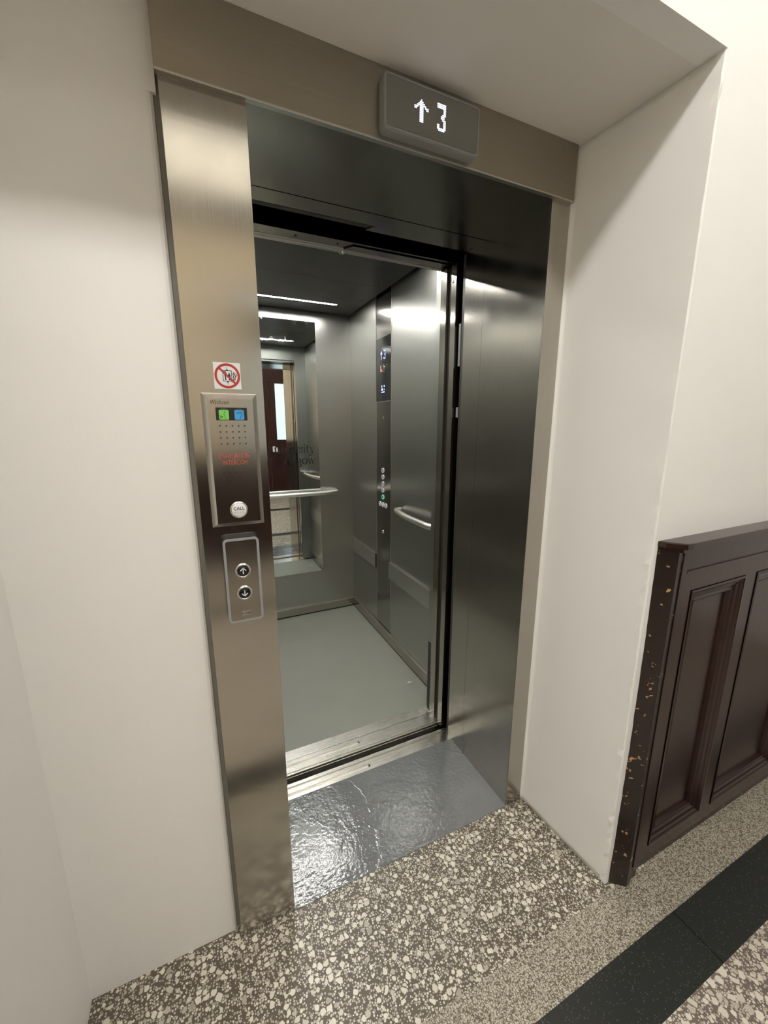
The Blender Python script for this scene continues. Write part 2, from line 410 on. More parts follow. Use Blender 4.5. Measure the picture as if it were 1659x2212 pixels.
def root(ob):
    while ob.parent: ob = ob.parent
    return ob
def part(name, mat, parent, fn, label=None):
    bm = bmesh.new(); fn(bm)
    return link(name, bm, mat, parent, ORG[root(parent).name], label)
def pbox(name, mat, parent, *a, bev=0, label=None):
    return part(name, mat, parent, lambda bm: box(bm, *a, bev=bev), label)
def struct(name, mat, fn):
    bm = bmesh.new(); fn(bm)
    c = Vector((0, 0, 0))
    ob = link(name, bm, mat); ob['kind'] = 'structure'; return ob
def sbox(name, mat, *a, bev=0): return struct(name, mat, lambda bm: box(bm, *a, bev=bev))
def copy_thing(r, d, label=None):
    c = r.copy(); COL.objects.link(c); c.location = r.location + Vector(d)
    if label: c['label'] = label
    ORG[c.name] = ORG[r.name] + Vector(d)
    def rec(src, dst):
        for ch in list(src.children):
            k = ch.copy(); COL.objects.link(k); k.parent = dst; rec(ch, k)
    rec(r, c); return c

# ------------------------------------------------------------------ dimensions (metres; door frame face is y = 0, floor z = 0)
XL, XR = .1555, .988      # clear opening
XO = 1.0592               # outer edge of the right jamb
H = 2.10
SOF = 2.2404
WF = -.353                # front of the corridor wall
CX0, CX1, CY0, CY1 = -.005, 1.095, .632, 1.963
CZ = 2.2346
CEIL = 3.46
OY = -3.5                 # opposite wall

# ------------------------------------------------------------------ setting
sbox('floor', 'terrazzo', -.60, 1.30, -.372, 0.0, -.10, 0)
sbox('floor', 'terrazzo_fine', -3.5, 3.5, -.492, -.372, -.10, -.0002)
sbox('floor', 'terrazzo_fine', 1.3005, 3.5, -.3718, -.33, -.10, -.0002)
sbox('floor', 'terrazzo_fine', -3.5, -.6005, -.3718, -.33, -.10, -.0002)
sbox('floor', 'terrazzo_main', -3.5, 3.5, OY - .1, -.627, -.10, 0)
def stone(bm):
    xs = [-3.5, -2.3, -1.05, 0.02, 1.2135, 2.35, 3.5]
    for a, b in zip(xs, xs[1:]): box(bm, a + .0015, b - .0015, -.6265, -.4925, -.1, .0003)
struct('floor', 'blackstone', stone)
sbox('floor', 'terrazzo', -.60, XL - .031, .0, .06, -.10, 0)
def stone2(bm):
    for a, b in ((-3.5, -1.4), (-1.4, 0), (0, 1.4), (1.4, 3.5)): box(bm, a + .0015, b - .0015, -2.35, -2.2, -.09, .0006)
struct('floor', 'blackstone', stone2)
sbox('floor', 'paint', XL - .03, XO, .0, .3815, -.10, .0015)

def ramp_poly(x0, x1): return None
def wall_left(bm):
    # back wall of the recess, its right end rounded towards the frame; corner softened
    pts = [(-.60, .30), (-.60, .026), (-.022, .026), (-.016, .0275), (-.0115, .032), (-.0095, .040), (-.009, .06), (-.009, .30)]
    prism(bm, pts, 0, 2.083)
    prism(bm, [(-.60, .30), (-.60, .026), (-.0052, .026), (-.0052, .30)], 2.083, SOF + .3)
struct('wall_back', 'wall', wall_left)
def bead(bm): box(bm, -.010, -.0005, .034, .20, 0, H)
struct('trim_1', 'bead', bead)
sbox('wall_left', 'wall', -3.5, -.3695, WF, .03, 0, CEIL)

def reveal(bm):
    # plan outline of the right-hand pier with the splayed reveal; the arris is slightly chipped and uneven
    base = [(1.0605, .30), (1.0605, .002), (1.064, -.001), (1.0675, -.006), (1.0690, -.014), (1.0782, -.183), (1.0862, -.335), (1.0872, -.3500), (1.0905, WF)]
    n = 110; zs = [SOF * i / n for i in range(n + 1)]
    rows = []
    for k, z in enumerate(zs):
        row = []
        for i, (x, y) in enumerate(base):
            if i in (6, 7, 8):
                s = .0004 if z > 1.6 else .0010
                j = random.gauss(0, s); big = -.004 if random.random() < (.05 if z > 1.3 else .10) else 0
                x += (j - big * .5) if i == 7 else j * .4; y += (abs(j) - big * .6) if i == 7 else 0
                x += .0045 * max(0, (.9 - z)) if i > 5 else 0       # the arris leans in towards the floor
            row.append(bm.verts.new((x, y, z)))
        row.append(bm.verts.new((3.5, WF, z))); row.append(bm.verts.new((3.5, .30, z)))
        rows.append(row)
    m = len(rows[0])
    for a, b in zip(rows, rows[1:]):
        for i in range(m):
            j = (i + 1) % m
            f = bm.faces.new((a[i], a[j], b[j], b[i])); f.smooth = 1 <= i <= 5
    bm.faces.new(rows[0][::-1]); bm.faces.new(rows[-1])
    bmesh.ops.recalc_face_normals(bm, faces=bm.faces[:])
struct('wall_right', 'wallw', reveal)
sbox('wall_front', 'wallw', -.3695, 3.5, WF, -.30, SOF, CEIL)
sbox('wall_front', 'wall', 1.2, 3.5, -.30, .3, SOF, CEIL)
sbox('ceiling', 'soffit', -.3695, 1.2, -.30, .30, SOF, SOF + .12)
sbox('ceiling', 'lobbyceil', -3.5, 3.5, OY, WF, CEIL, CEIL + .1)
sbox('wall_far', 'lobbywall', -3.5, 3.5, OY - .12, OY, 0, CEIL)
M['cornice'] = simple('grey_cornice', (.30, .285, .26), .6)
sbox('trim_2', 'cornice', -3.5, 3.5, OY + .0005, OY + .10, 3.27, CEIL - .0005, bev=.006)
sbox('wall_end', 'wallw', 3.5, 3.6, OY, .3, 0, CEIL)
sbox('wall_end', 'wallw', -3.6, -3.5, OY, .3, 0, CEIL)
# dark lift shaft round the car
def shaft(bm):
    box(bm, -.30, -.25, .31, 2.2, -.4, 2.8); box(bm, 1.35, 1.40, .31, 2.2, -.4, 2.8)
    box(bm, -.30, 1.40, 2.15, 2.2, -.4, 2.8); box(bm, -.30, 1.40, .31, 2.2, 2.75, 2.8); box(bm, -.30, 1.40, .31, 2.2, -.4, -.36)
    box(bm, -.30, 1.40, .305, .31, SOF, 2.8); box(bm, -.30, -.01, .305, .31, -.4, 2.8); box(bm, XO + .002, 1.4, .305, .31, -.4, 2.8)
struct('wall_shaft', 'void', shaft)

# ------------------------------------------------------------------ lift door surround
fr = thing('lift_door_surround', 'brushed stainless steel lift doorway surround set in the white wall recess', 'door frame', (.53, 0, 0))
part('jamb', 'steel_v', fr, lambda bm: (box(bm, 0, XL, 0, .0042, 0, H, bev=.0008), box(bm, 0, XL - .0205, .0042, .045, 0, H)), 'wide left jamb of brushed steel carrying the panels')
part('jamb', 'steel_v', fr, lambda bm: (box(bm, XR, XO, 0, .0042, 0, H, bev=.0008), box(bm, XR + .0205, XO, .0042, .045, 0, H)), 'narrow right jamb of brushed steel')
def header(bm):
    box(bm, -.0048, 1.0595, -.012, .004, H - .001, SOF, bev=.0015)
part('header', 'header', fr, header, 'plain brownish steel header above the opening')
part('header_lip', 'plate_edge', fr, lambda bm: box(bm, -.0045, 1.0593, -.0128, .0, H - .0035, H + .0005, bev=.0006))
part('side_lining', 'steel_v', fr, lambda bm: box(bm, XR, XR + .02, .0043, .2935, 0, H))
part('side_lining', 'steel_v', fr, lambda bm: box(bm, XL - .02, XL, .0043, .2935, 0, H))
part('head_lining', 'soffit_steel', fr, lambda bm: box(bm, XL - .02, XR + .02, .0043, .2935, H, H + .02))
def post(bm): box(bm, XR + .0005, XR + .02, .295, .388, 0, H); box(bm, XR + .004, XR + .02, .388, .412, 0, H)
part('closing_post', 'steel_v', fr, post)
part('closing_post', 'steel_v', fr, lambda bm: box(bm, XL - .02, XL - .0005, .295, .388, 0, H))
def lhead(bm):
    box(bm, XL - .02, XR + .02, .295, .364, H - .001, H + .02)
    prism(bm, [(.578, .4075), (1.01, .4075), (1.01, .366), (.600, .366)], H + .002, H + .02)
part('door_head_strip', 'soffit_steel', fr, lhead)
part('track_cover', 'rubber', fr, lambda bm: (box(bm, XL - .02, .59, .368, .402, H + .006, H + .03), box(bm, XL, .60, .374, .380, H + .002, H + .03)))
def lsill(bm):
    x0, x1 = XL - .05, XR + .02
    box(bm, x0, x1, .3820, .456, -.03, -.012)
    box(bm, x0, x1, .3820, .398, -.013, .0); box(bm, .578, x1, .398, .412, -.013, 0)
    box(bm, x0, x1, .412, .432, -.013, 0); box(bm, x0, x1, .441, .4565, -.013, 0)
    box(bm, x0, x1, .4535, .4565, -.09, -.012)
part('landing_sill', 'sill', fr, lsill, 'grooved bright metal landing sill')
# dark closing edge of the landing door side
part('rubber_seal', 'rubber', fr, lambda bm: box(bm, XR + .008, XR + .03, .413, .432, 0, H))
def latch(bm):
    box(bm, XR + .006, XR + .02, .433, .447, 1.70, 1.86, bev=.001); box(bm, XR + .006, XR + .02, .433, .447, 1.50, 1.54)
part('latch_plate', 'greyframe', fr, latch)
def grit(bm):
    for i in range(34):
        x = .2 + .76 * random.random(); r = .0007 + .0012 * random.random()
        box(bm, x, x + r, .458 + .03 * random.random(), .4595 + .03 * random.random(), -.06, -.058)

# ------------------------------------------------------------------ lift car
car = thing('lift_car', 'steel lined lift car standing open behind the doorway with grey floor', 'lift', (.545, 1.3, 0))
pbox('floor_covering', 'vinyl', car, CX0, CX1, CY0, CY1, -.03, -.0005)
part('rear_wall', 'car_steel', car, lambda bm: box(bm, CX0, CX1, CY1, CY1 + .02, 0, 2.32))
def rw(bm):
    box(bm, CX1, CX1 + .02, 1.4925, CY1 - .0005, 0, 2.32); box(bm, CX1, CX1 + .02, .612, 1.2685, 0, 2.32)
part('side_wall', 'car_steel', car, rw)
part('side_wall', 'car_steel', car, lambda bm: box(bm, CX0 - .02, CX0, .612, CY1 - .0005, 0, 2.32))
def cw(bm):
    box(bm, CX1 + .014, CX1 + .03, 1.2685, 1.4925, 0, 2.32)
part('wall_joint', 'black', car, cw)
def ceil(bm):
    ys = [(.665, 1.289), (1.291, 1.925)]
    (xa, xb) = CX0 + .018, CX1 - .018
    # sheet with two slots for the light strips
    for y0, y1, s0, s1 in ((.665, 1.2892, .888, .931), (1.2908, 1.930, 1.712, 1.755)):
        box(bm, xa, xb, y0, s0, CZ, CZ + .012); box(bm, xa, xb, s1, y1, CZ, CZ + .012)
        box(bm, xa, .172, s0, s1, CZ, CZ + .012); box(bm, .918, xb, s0, s1, CZ, CZ + .012)
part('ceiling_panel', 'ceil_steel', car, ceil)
part('roof', 'void', car, lambda bm: box(bm, CX0 - .02, CX1 + .02, .60, CY1 + .02, 2.325, 2.34))
def skirt(bm):
    box(bm, CX0, CX1 - .012, CY1 - .012, CY1 - .0005, .010, .068, bev=.001)
    box(bm, CX1 - .012, CX1 - .0005, .66, CY1 - .0005, .010, .078, bev=.001)
    box(bm, CX0, CX0 + .012, .66, CY1 - .0005, .010, .075, bev=.001)
part('skirting', 'plate', car, skirt)
def sktop(bm):
    box(bm, CX0, CX1 - .012, CY1 - .0145, CY1 - .001, .066, .0715, bev=.0008)
    box(bm, CX1 - .0145, CX1 - .001, .66, CY1 - .0145, .076, .0815, bev=.0008)
part('skirting_edge', 'plate_edge', car, sktop)
def shadow_gap(bm):
    box(bm, CX0, CX1, CY1 - .010, CY1 - .0005, 0, .009); box(bm, CX1 - .010, CX1 - .0005, .66, CY1, 0, .009)
part('skirting_base', 'rubber', car, shadow_gap)
def bump(y0, y1, d):
    def f(bm):
        box(bm, CX1 - d, CX1 - .0005, y0, y1, .480, .5835, bev=.0012)
    return f
part('bumper_rail', 'bumper', car, bump(.66, 1.278, .012))
part('bumper_rail', 'bumper', car, bump(1.5005, CY1 - .001, .010))
part('bumper_rail_edge', 'plate_edge', car, lambda bm: (box(bm, CX1 - .0135, CX1 - .0005, .66, 1.279, .5835, .5885, bev=.0008), box(bm, CX1 - .011, CX1 - .0005, 1.5005, CY1 - .001, .5835, .5875, bev=.0006)))
part('bumper_rail', 'bumper', car, lambda bm: box(bm, CX0 + .0005, CX0 + .011, .66, CY1 - .001, .48, .5835, bev=.001))
def trims(bm):
    for y in (1.4925, 1.2685): box(bm, CX1 - .0022, CX1 + .014, y - .0022, y + .0022, .09, 2.29)
part('joint_trim', 'plate_edge', car, trims)
# front return and door posts of the car (right side)
part('front_return', 'car_steel', car, lambda bm: (box(bm, XR + .001, CX1 + .02, .580, .609, 0, 2.32), box(bm, XR + .0012, XR + .02, .609, .6125, 0, 2.32)))
part('front_return', 'car_steel', car, lambda bm: box(bm, CX0 - .02, XL - .001, .580, .611, 0, 2.32))
part('front_panel_top', 'car_steel', car, lambda bm: box(bm, XL - .002, XR + .002, .580, .609, 2.112, 2.32))
part('door_post', 'steel_v', car, lambda bm: box(bm, XR + .0005, XR + .03, .536, .5785, 0, 2.085), 'bright slim post beside the car opening')
part('door_post', 'rubber', car, lambda bm: box(bm, XR + .012, XR + .03, .503, .535, 0, 2.085), 'dark recessed post seal')
part('door_post', 'steel_v', car, lambda bm: box(bm, XR + .001, XR + .03, .468, .502, 0, 2.085))
part('screw', 'chrome', car, lambda bm: dome(bm, 0, 0, [(.0055, 0), (.0052, .0018), (.003, .0024), (0, .0020)], frame('R', (XR + .001, .490, 2.0245)), 20))
def perf(bm):
    for i in range(25):
        z = .012 + i * .0155
        for k in range(2): box(bm, XR + .0000, XR + .0012, .5835 + k * .0125, .5940 + k * .0125, z, z + .0125)
part('perforated_strip', 'grate', car, perf)
def chead(bm):
    box(bm, XL - .02, XR + .03, .503, .559, H - .002, H + .12)
part('door_header', 'soffit_steel', car, chead)
def cheadlip(bm):
    box(bm, XL - .02, XR + .03, .5605, .5725, H - .004, H + .012, bev=.001); box(bm, XL - .02, XR + .03, .574, .594, H - .006, H + .012, bev=.001)
part('header_trim', 'plate_edge', car, cheadlip)
part('header_plate', 'soffit_steel', car, lambda bm: prism(bm, [(.555, .5595), (1.0, .5595), (1.0, .5215), (.580, .5215)], H - .006, H - .002))
part('header_button', 'chrome', car, lambda bm: dome(bm, .5575, .5825, [(.0105, H - .006), (.0095, H - .0115), (.006, H - .0125), (0, H - .0125)], None or Matrix.Identity(4), 24))
def hscrew(bm):
    dome(bm, hx, .535, [(.0045, H - .0021), (.0042, H - .0035), (0, H - .0037)], Matrix.Identity(4), 12)
for hx in (.375, .525): part('header_screw', 'black', car, hscrew)
def csill(bm):
    x0, x1 = XL - .05, XR + .02
    box(bm, x0, x1, .4985, .632, -.03, -.012)
    box(bm, x0, x1, .4985, .5060, -.013, 0); box(bm, x0, x1, .5135, .5395, -.013, 0)
    box(bm, .584, x1, .5395, .5535, -.013, 0); box(bm, x0, x1, .5535, .5755, -.013, 0)
    box(bm, x0, x1, .5775, .6315, -.013, .0008, bev=.0006)
    box(bm, x0, x1, .4975, .5000, -.09, -.012)
part('car_sill', 'sill', car, csill, 'bright grooved car sill')
gr = part('shaft_gap_grit', 'greyframe', car, grit); gr['kind'] = 'stuff'

# lift car light strips
st = thing('light_strip', 'lit slim ceiling light strip nearer the mirror wall of the lift', 'light', (.545, 1.7335, CZ), 'light strips in the lift ceiling')
part('diffuser', 'strip', st, lambda bm: box(bm, .178, .912, 1.718, 1.749, CZ + .004, CZ + .009))
part('housing', 'plate_edge', st, lambda bm: box(bm, .172, .918, 1.712, 1.755, CZ + .0125, CZ + .03))
copy_thing(st, (0, -.824, 0), 'lit slim ceiling light strip nearer the lift door, seen in the mirror')

# mirror with lettering
mi = thing('wall_mirror', 'tall frameless mirror on the rear lift wall with dark university lettering', 'mirror', (.545, CY1, .35))
pbox('mirror_glass', 'mirror', mi, .262, .833, CY1 - .005, CY1 - .0005, .347, 2.171)
def serif_text(bm, s, xr, base, xh, mtx, width):
    """old-style serif letters drawn with a broad pen, right aligned at xr"""
    w, t = .17, .055
    A = xh  # unit
    def sf(x, y, l=.17): return [(x - l, y), (x + l, y)]
    G = {}
    G['i'] = (.42, [([(.21, 0), (.21, 1)], 1), (sf(.21, .02), 0), ([(.04, .93), (.21, 1)], 0), ([(.2, 1.42), (.22, 1.50)], 2)])
    G['r'] = (.66, [([(.22, 0), (.22, 1)], 1), (sf(.22, .02), 0), ([(.04, .93), (.22, 1)], 0), (arc(.48, .62, .26, .34, 175, 75, 8), 0), ([(.54, .95), (.62, .90)], 2)])
    G['n'] = (1.04, [([(.22, 0), (.22, 1)], 1), (sf(.22, .02), 0), ([(.04, .93), (.22, 1)], 0), (arc(.5, .62, .28, .36, 170, 0, 10), 0), ([(.79, .64), (.79, 0)], 1), (sf(.79, .02), 0)])
    G['v'] = (.92, [([(.18, .98), (.48, 0)], 1), ([(.48, 0), (.77, .98)], 3), (sf(.17, .98, .15), 0), (sf(.78, .98, .13), 0)])
    G['y'] = (.94, [([(.18, .98), (.50, 0)], 1), ([(.78, .98), (.42, -.25), (.26, -.48), (.10, -.50)], 3), (sf(.17, .98, .15), 0), (sf(.79, .98, .13), 0), ([(.08, -.49), (.14, -.47)], 2)])
    G['w'] = (1.34, [([(.18, .98), (.42, 0)], 1), ([(.42, 0), (.68, .95)], 3), ([(.66, .98), (.90, 0)], 1), ([(.90, 0), (1.18, .98)], 3), (sf(.17, .98, .14), 0), (sf(.66, .98, .12), 0), (sf(1.18, .98, .12), 0)])
    G['e'] = (.84, [(arc(.44, .5, .36, .5, 10, 320, 20), 4), ([(.10, .60), (.79, .64)], 0)])
    G['o'] = (.98, [(arc(.49, .5, .40, .5, 0, 360, 24), 4)])
    G['s'] = (.68, [([(.56, .74), (.54, .92), (.40, 1.0), (.24, .97), (.14, .84), (.17, .66), (.34, .54), (.50, .42), (.57, .25), (.50, .07), (.32, 0), (.16, .05), (.10, .26)], 4)])
    G['t'] = (.58, [([(.26, 1.30), (.26, .18)], 1), (arc(.42, .18, .16, .17, 180, 320, 6), 0), ([(.06, .98), (.52, .98)], 0)])
    G['a'] = (.82, [(arc(.38, .68, .24, .31, 150, 0, 8), 0), ([(.62, .66), (.62, .12), (.78, .02)], 1), (arc(.36, .27, .26, .27, 60, 330, 12), 4)])
    G['g'] = (.90, [(arc(.42, .66, .29, .33, 0, 360, 18), 4), ([(.66, .88), (.86, .98)], 0), ([(.28, .38), (.18, .20), (.30, .08), (.62, .04), (.76, -.10), (.72, -.34), (.46, -.48), (.20, -.42), (.10, -.26), (.20, -.08), (.34, .04)], 4)])
    G['f'] = (.56, [([(.24, 0), (.24, 1.2)], 1), (arc(.42, 1.22, .18, .28, 180, 50, 8), 0), ([(.06, .98), (.48, .98)], 0), (sf(.24, .02), 0)])
    G['l'] = (.44, [([(.21, 0), (.21, 1.6)], 1), (sf(.21, .02), 0), ([(.04, 1.54), (.21, 1.6)], 0)])
    G['U'] = (1.42, [([(.28, 1.52), (.28, .45)], 1), (arc(.68, .45, .40, .47, 180, 360, 12), 0), ([(1.08, .45), (1.08, 1.52)], 3), (sf(.28, 1.52, .2), 0), (sf(1.08, 1.52, .17), 0)])
    G['G'] = (1.46, [(arc(.74, .76, .60, .78, 45, 330, 22), 4), ([(1.22, .66), (1.22, .12)], 1), ([(1.0, .68), (1.42, .68)], 0)])
    G[' '] = (.5, [])
    tot = sum(G[c][0] for c in s); k = width / tot; x = xr - width
    sy = xh
    for c in s:
        adv, strokes = G[c]
        for pts, kind in strokes:
            P = [(x + p[0] * k, base + p[1] * sy) for p in pts]
            if kind == 0: stroke(bm, P, t * sy, 0, .0006, mtx)
            elif kind == 1: stroke(bm, P, w * sy, 0, .0006, mtx)
            elif kind == 2: stroke(bm, P, w * sy, 0, .0006, mtx)
            elif kind == 3: stroke(bm, P, t * 1.3 * sy, 0, .0006, mtx)
            elif kind == 4: stroke(bm, P, w * sy, 0, .0006, mtx, wh=t * sy)
        x += adv * k
FM = frame('F', (0, CY1 - .0052, 0))
def lett(bm):
    serif_text(bm, 'University', .803, 1.272, .041, FM, .365)
    serif_text(bm, 'of Glasgow', .803, 1.190, .041, FM, .385)
part('lettering', 'ink', mi, lett, 'dark serif lettering on two lines')

# handrails
hr = thing('handrail', 'tubular steel handrail with angled ends below the mirror lettering', 'handrail', (.545, CY1, .975), 'lift handrails')
part('rail_tube', 'tube', hr, lambda bm: tube(bm, [(.13, CY1 - .001, .975), (.13, 1.93, .975), (.24, 1.893, .975), (.85, 1.893, .975), (.955, 1.928, .975), (.955, CY1 - .001, .975)], .0165))
hr2 = thing('handrail', 'short tubular steel handrail with angled ends on the right lift wall', 'handrail', (CX1, .9, .975), 'lift handrails')
part('rail_tube', 'tube', hr2, lambda bm: tube(bm, [(CX1 - .001, 1.118, .972), (1.056, 1.118, .972), (1.024, .93, .972), (1.024, .70, .972), (1.056, .63, .972), (CX1 - .001, .63, .972)], .0165))

# control column
cp = thing('control_panel', 'full height dark steel lift control panel with round floor buttons', 'control panel', (CX1, 1.38, .1))
pbox('column_plate', 'car_dark', cp, CX1 + .001, CX1 + .013, 1.271, 1.490, .085, 2.30)
pbox('display_glass', 'copglass', cp, CX1 - .0006, CX1 + .001, 1.2745, 1.4895, 1.6175, 1.9925)
pbox('glass_edge', 'plate_edge', cp, CX1 - .0012, CX1 + .001, 1.2745, 1.4895, 1.6125, 1.6165)
RM = frame('R', (CX1 - .0007, 1.38, 0))    # a = 1.38 - y
def up3(bm):
    stroke(bm, [(-.030, 1.868), (-.030, 1.910)], .005, 0, .0005, RM)
    stroke(bm, [(-.041, 1.897), (-.030, 1.912), (-.019, 1.897)], .0045, 0, .0005, RM)
    stroke(bm, [(.004, 1.912), (.024, 1.912), (.024, 1.893), (.016, 1.891), (.024, 1.889), (.024, 1.868), (.006, 1.868), (.004, 1.875)], .0045, 0, .0005, RM)
part('floor_readout', 'ledblue', cp, up3, 'blue lit arrow and figure three')
part('sign_plate', 'plate_edge', cp, lambda bm: ringshape(bm, rrect(-.046, .012, 1.792, 1.832, .003), rrect(-.043, .009, 1.795, 1.829, .002), 0, .0012, RM))
part('red_sign', 'ledred', cp, lambda bm: prism(bm, rrect(-.042, -.018, 1.796, 1.828, .002), 0, .0008, RM), 'small lit red sign')
def key(bm):
    dome(bm, .012, 1.815, [(.014, 0), (.014, .004), (.011, .006), (0, .006)], RM, 20); prism(bm, rrect(.009, .015, 1.803, 1.838, .002), .006, .02, RM)
part('key_switch', 'chrome', cp, key)
def info(bm):
    for a, b, w_, h_ in ((-.030, 1.700, .012, .012), (.006, 1.700, .010, .012), (-.030, 1.680, .022, .014), (.008, 1.682, .007, .008), (-.030, 1.668, .046, .006)): prism(bm, rrect(a, a + w_, b, b + h_, .001), 0, .0005, RM)
part('screen_text', 'ledblue', cp, info, 'blue lit status screen')
def grid(bm):
    for i in range(3):
        for j in range(3): box(bm, CX1 - .0004, CX1 + .001, 1.376 + i * .006, 1.380 + i * .006, 1.508 + j * .006, 1.512 + j * .006)
part('speaker_grid', 'greyframe', cp, grid)
def cbtn(y, z, mark, mk, r=.0155):
    f = frame('R', (CX1 + .001, y, z))
    b = part('floor_button', 'blackgloss', cp, lambda bm: dome(bm, 0, 0, [(r * .74, 0), (r * .74, .003), (r * .6, .0038), (0, .004)], f, 24))
    part('button_ring', 'ledgreen' if mk == 'g' else 'btnring', b, lambda bm: ringshape(bm, circle(0, 0, r), circle(0, 0, r * .76), 0, .0042, f))
    g = frame('R', (CX1 + .001 - .0041, y, z))
    def mk_(bm):
        if mark == 'open': stroke(bm, [(-.001, -.007), (-.001, .007)], .0016, 0, .0004, g); prism(bm, [(-.003, -.004), (-.003, .004), (-.008, 0)], 0, .0004, g); prism(bm, [(.001, -.004), (.006, 0), (.001, .004)], 0, .0004, g)
        elif mark == 'close': stroke(bm, [(0, -.007), (0, .007)], .0016, 0, .0004, g); prism(bm, [(-.007, -.004), (-.002, 0), (-.007, .004)], 0, .0004, g); prism(bm, [(.007, -.004), (.007, .004), (.002, 0)], 0, .0004, g)
        elif mark == 'bell': prism(bm, [(-.006, -.003), (.006, -.003), (.004, .002), (.003, .006), (-.003, .006), (-.004, .002)], 0, .0004, g); stroke(bm, [(-.001, -.005), (.001, -.005)], .0018, 0, .0004, g)
        else: text(bm, mark, 0, -.0055, .011, g, .0003, 'CENTER', bold=.02)
    part('button_mark', {'g': 'ledgreen', 'y': 'btnyellow'}.get(mk, 'btnwhite'), b, mk_)
for z, t_ in ((1.1824, '5'), (1.1388, '4'), (1.0948, '3'), (1.0514, '2')): cbtn(1.3888, z, t_, 'w')
cbtn(1.389, 1.0065, '1', 'g')
for y, m_, c_ in ((1.4345, 'open', 'w'), (1.389, 'close', 'w'), (1.345, 'bell', 'y')): cbtn(y, .9545, m_, c_)
def lock(bm):
    f = frame('R', (CX1 + .001, 1.389, .7685)); dome(bm, 0, 0, [(.013, 0), (.013, .003), (.009, .006), (.004, .006), (.004, .003), (0, .003)], f, 24)
part('key_lock', 'chrome', cp, lock)

# scrap on the floor of the car
def scrap(bm):
    pts = [(.012 * math.cos(a) * random.uniform(.6, 1.2), .010 * math.sin(a) * random.uniform(.6, 1.2)) for a in [2 * PI * i / 11 for i in range(11)]]
    prism(bm, pts, 0, .0012, Matrix.Translation((1.0136, .8467, 0)))
    prism(bm, [(.012, -.004), (.022, -.002), (.017, .004)], 0, .0015, Matrix.Translation((1.0136, .8467, 0)))
bm = bmesh.new(); scrap(bm); o = link('paint_flake', bm, 'scrap', None, (1.0136, .8467, 0))
o['label'] = 'small white paint flake lying on the grey lift floor'; o['category'] = 'debris'

# ------------------------------------------------------------------ floor indicator on the header
di = thing('floor_indicator', 'grey floor indicator box on the header showing lit arrow and 3', 'display', (.569, -.012, 2.11))
F0 = frame('F', (0, -.012, 0))
part('casing', 'casing', di, lambda bm: prism(bm, rrect(.4415, .6965, 2.1075, 2.2135, .010), -.001, .0255, F0, bev=.0025))
part('bezel', 'greyframe', di, lambda bm: ringshape(bm, rrect(.4430, .6950, 2.1090, 2.2120, .009), rrect(.4468, .6918, 2.1140, 2.2080, .006), .0255, .0268, F0))
part('screen', 'screen', di, lambda bm: prism(bm, rrect(.4478, .6908, 2.1150, 2.2070, .005), .0240, .0262, F0))
ARW = ["....###....", "...#####...", "..#######..", ".#########.", "###.###.###", "##..###..##", "....###....", "....###....", "....###....", "....###....", "....###....", "....###....", "....###...."]
ARW[0] = ".....#....."; ARW[1] = "....###...."; ARW[2] = "...#####..."; ARW[3] = "..#######.."
THR = ["#######", "#######", "#######", ".....##", ".....##", ".....##", "....###", "...###.", "...###.", "....###", ".....##", ".....##", "##...##", "##...##", "#######", ".#####."]
def leds(rows, x0, z0, pitch):
    def f(bm):
        for r, row in enumerate(rows):
            for c, ch in enumerate(row):
                if ch == '#': prism(bm, circle(x0 + c * pitch, z0 - r * pitch, pitch * .40, 8), .0262, .0266, F0)
    return f
part('led_arrow', 'led', di, leds(ARW, .5180, 2.1830, .0034), 'lit white dotted up arrow')
part('led_digit', 'led', di, leds(THR, .5780, 2.1890, .0034), 'lit white dotted figure 3')

# ------------------------------------------------------------------ warning sticker
sk = thing('warning_sticker', 'square white sticker with red ring forbidding lift use in fire', 'sticker', (.0806, 0, 1.545))
cs, sn = math.cos(math.radians(-.3)), math.sin(math.radians(-.3))
S0 = frame('F', (.0806, -.0001, 1.5728))
pS = .0277
part('backing', 'stickerwhite', sk, lambda bm: prism(bm, [(-pS, -pS), (pS, -pS), (pS, pS), (-pS, pS)], 0, .0003, S0))
def lift_pict(bm):
    g = S0; c0, c1 = .0003, .0005
    stroke(bm, [(-.009, -.011), (.009, -.011), (.009, .011), (-.009, .011)], .0013, c0, c1, g, closed=True)
    stroke(bm, [(0, .011), (0, .0185)], .0008, c0, c1, g); stroke(bm, [(0, -.011), (0, -.0185)], .0008, c0, c1, g)
    prism(bm, [(-.002, .0115), (.002, .0115), (0, .0155)], c0, c1, g); prism(bm, [(-.002, -.0115), (0, -.0155), (.002, -.0115)], c0, c1, g)
    for x, h in ((-.004, .0075), (.004, .004)):
        prism(bm, circle(x, h + .0015, .0014, 12), c0, c1, g)
        prism(bm, [(x - .0024, h - .0003), (x + .0024, h - .0003), (x + .0022, h - .007), (x + .0013, h - .007), (x + .0013, -.009), (x - .0013, -.009), (x - .0013, h - .007), (x - .0022, h - .007)], c0, c1, g)
    for i, (x, y) in enumerate(((.0115, -.008), (.0145, -.0085), (.0120, -.002), (.0155, -.003), (.0118, .004), (.0148, .003), (.0175, .001))):
        prism(bm, [(x - .001, y - .002), (x + .0008, y - .0015), (x + .0022, y + .003), (x + .0014, y + .0052), (x + .0002, y + .002)], c0, c1, g)
part('pictogram', 'ink', sk, lift_pict)
def ringbar(bm):
    ringshape(bm, circle(0, 0, .0262, 48), circle(0, 0, .0212, 48), .0005, .0007, S0)
    stroke(bm, [(-.0158, .0158), (.0158, -.0158)], .0042, .0005, .00072, S0)
part('prohibition_ring', 'red', sk, ringbar)

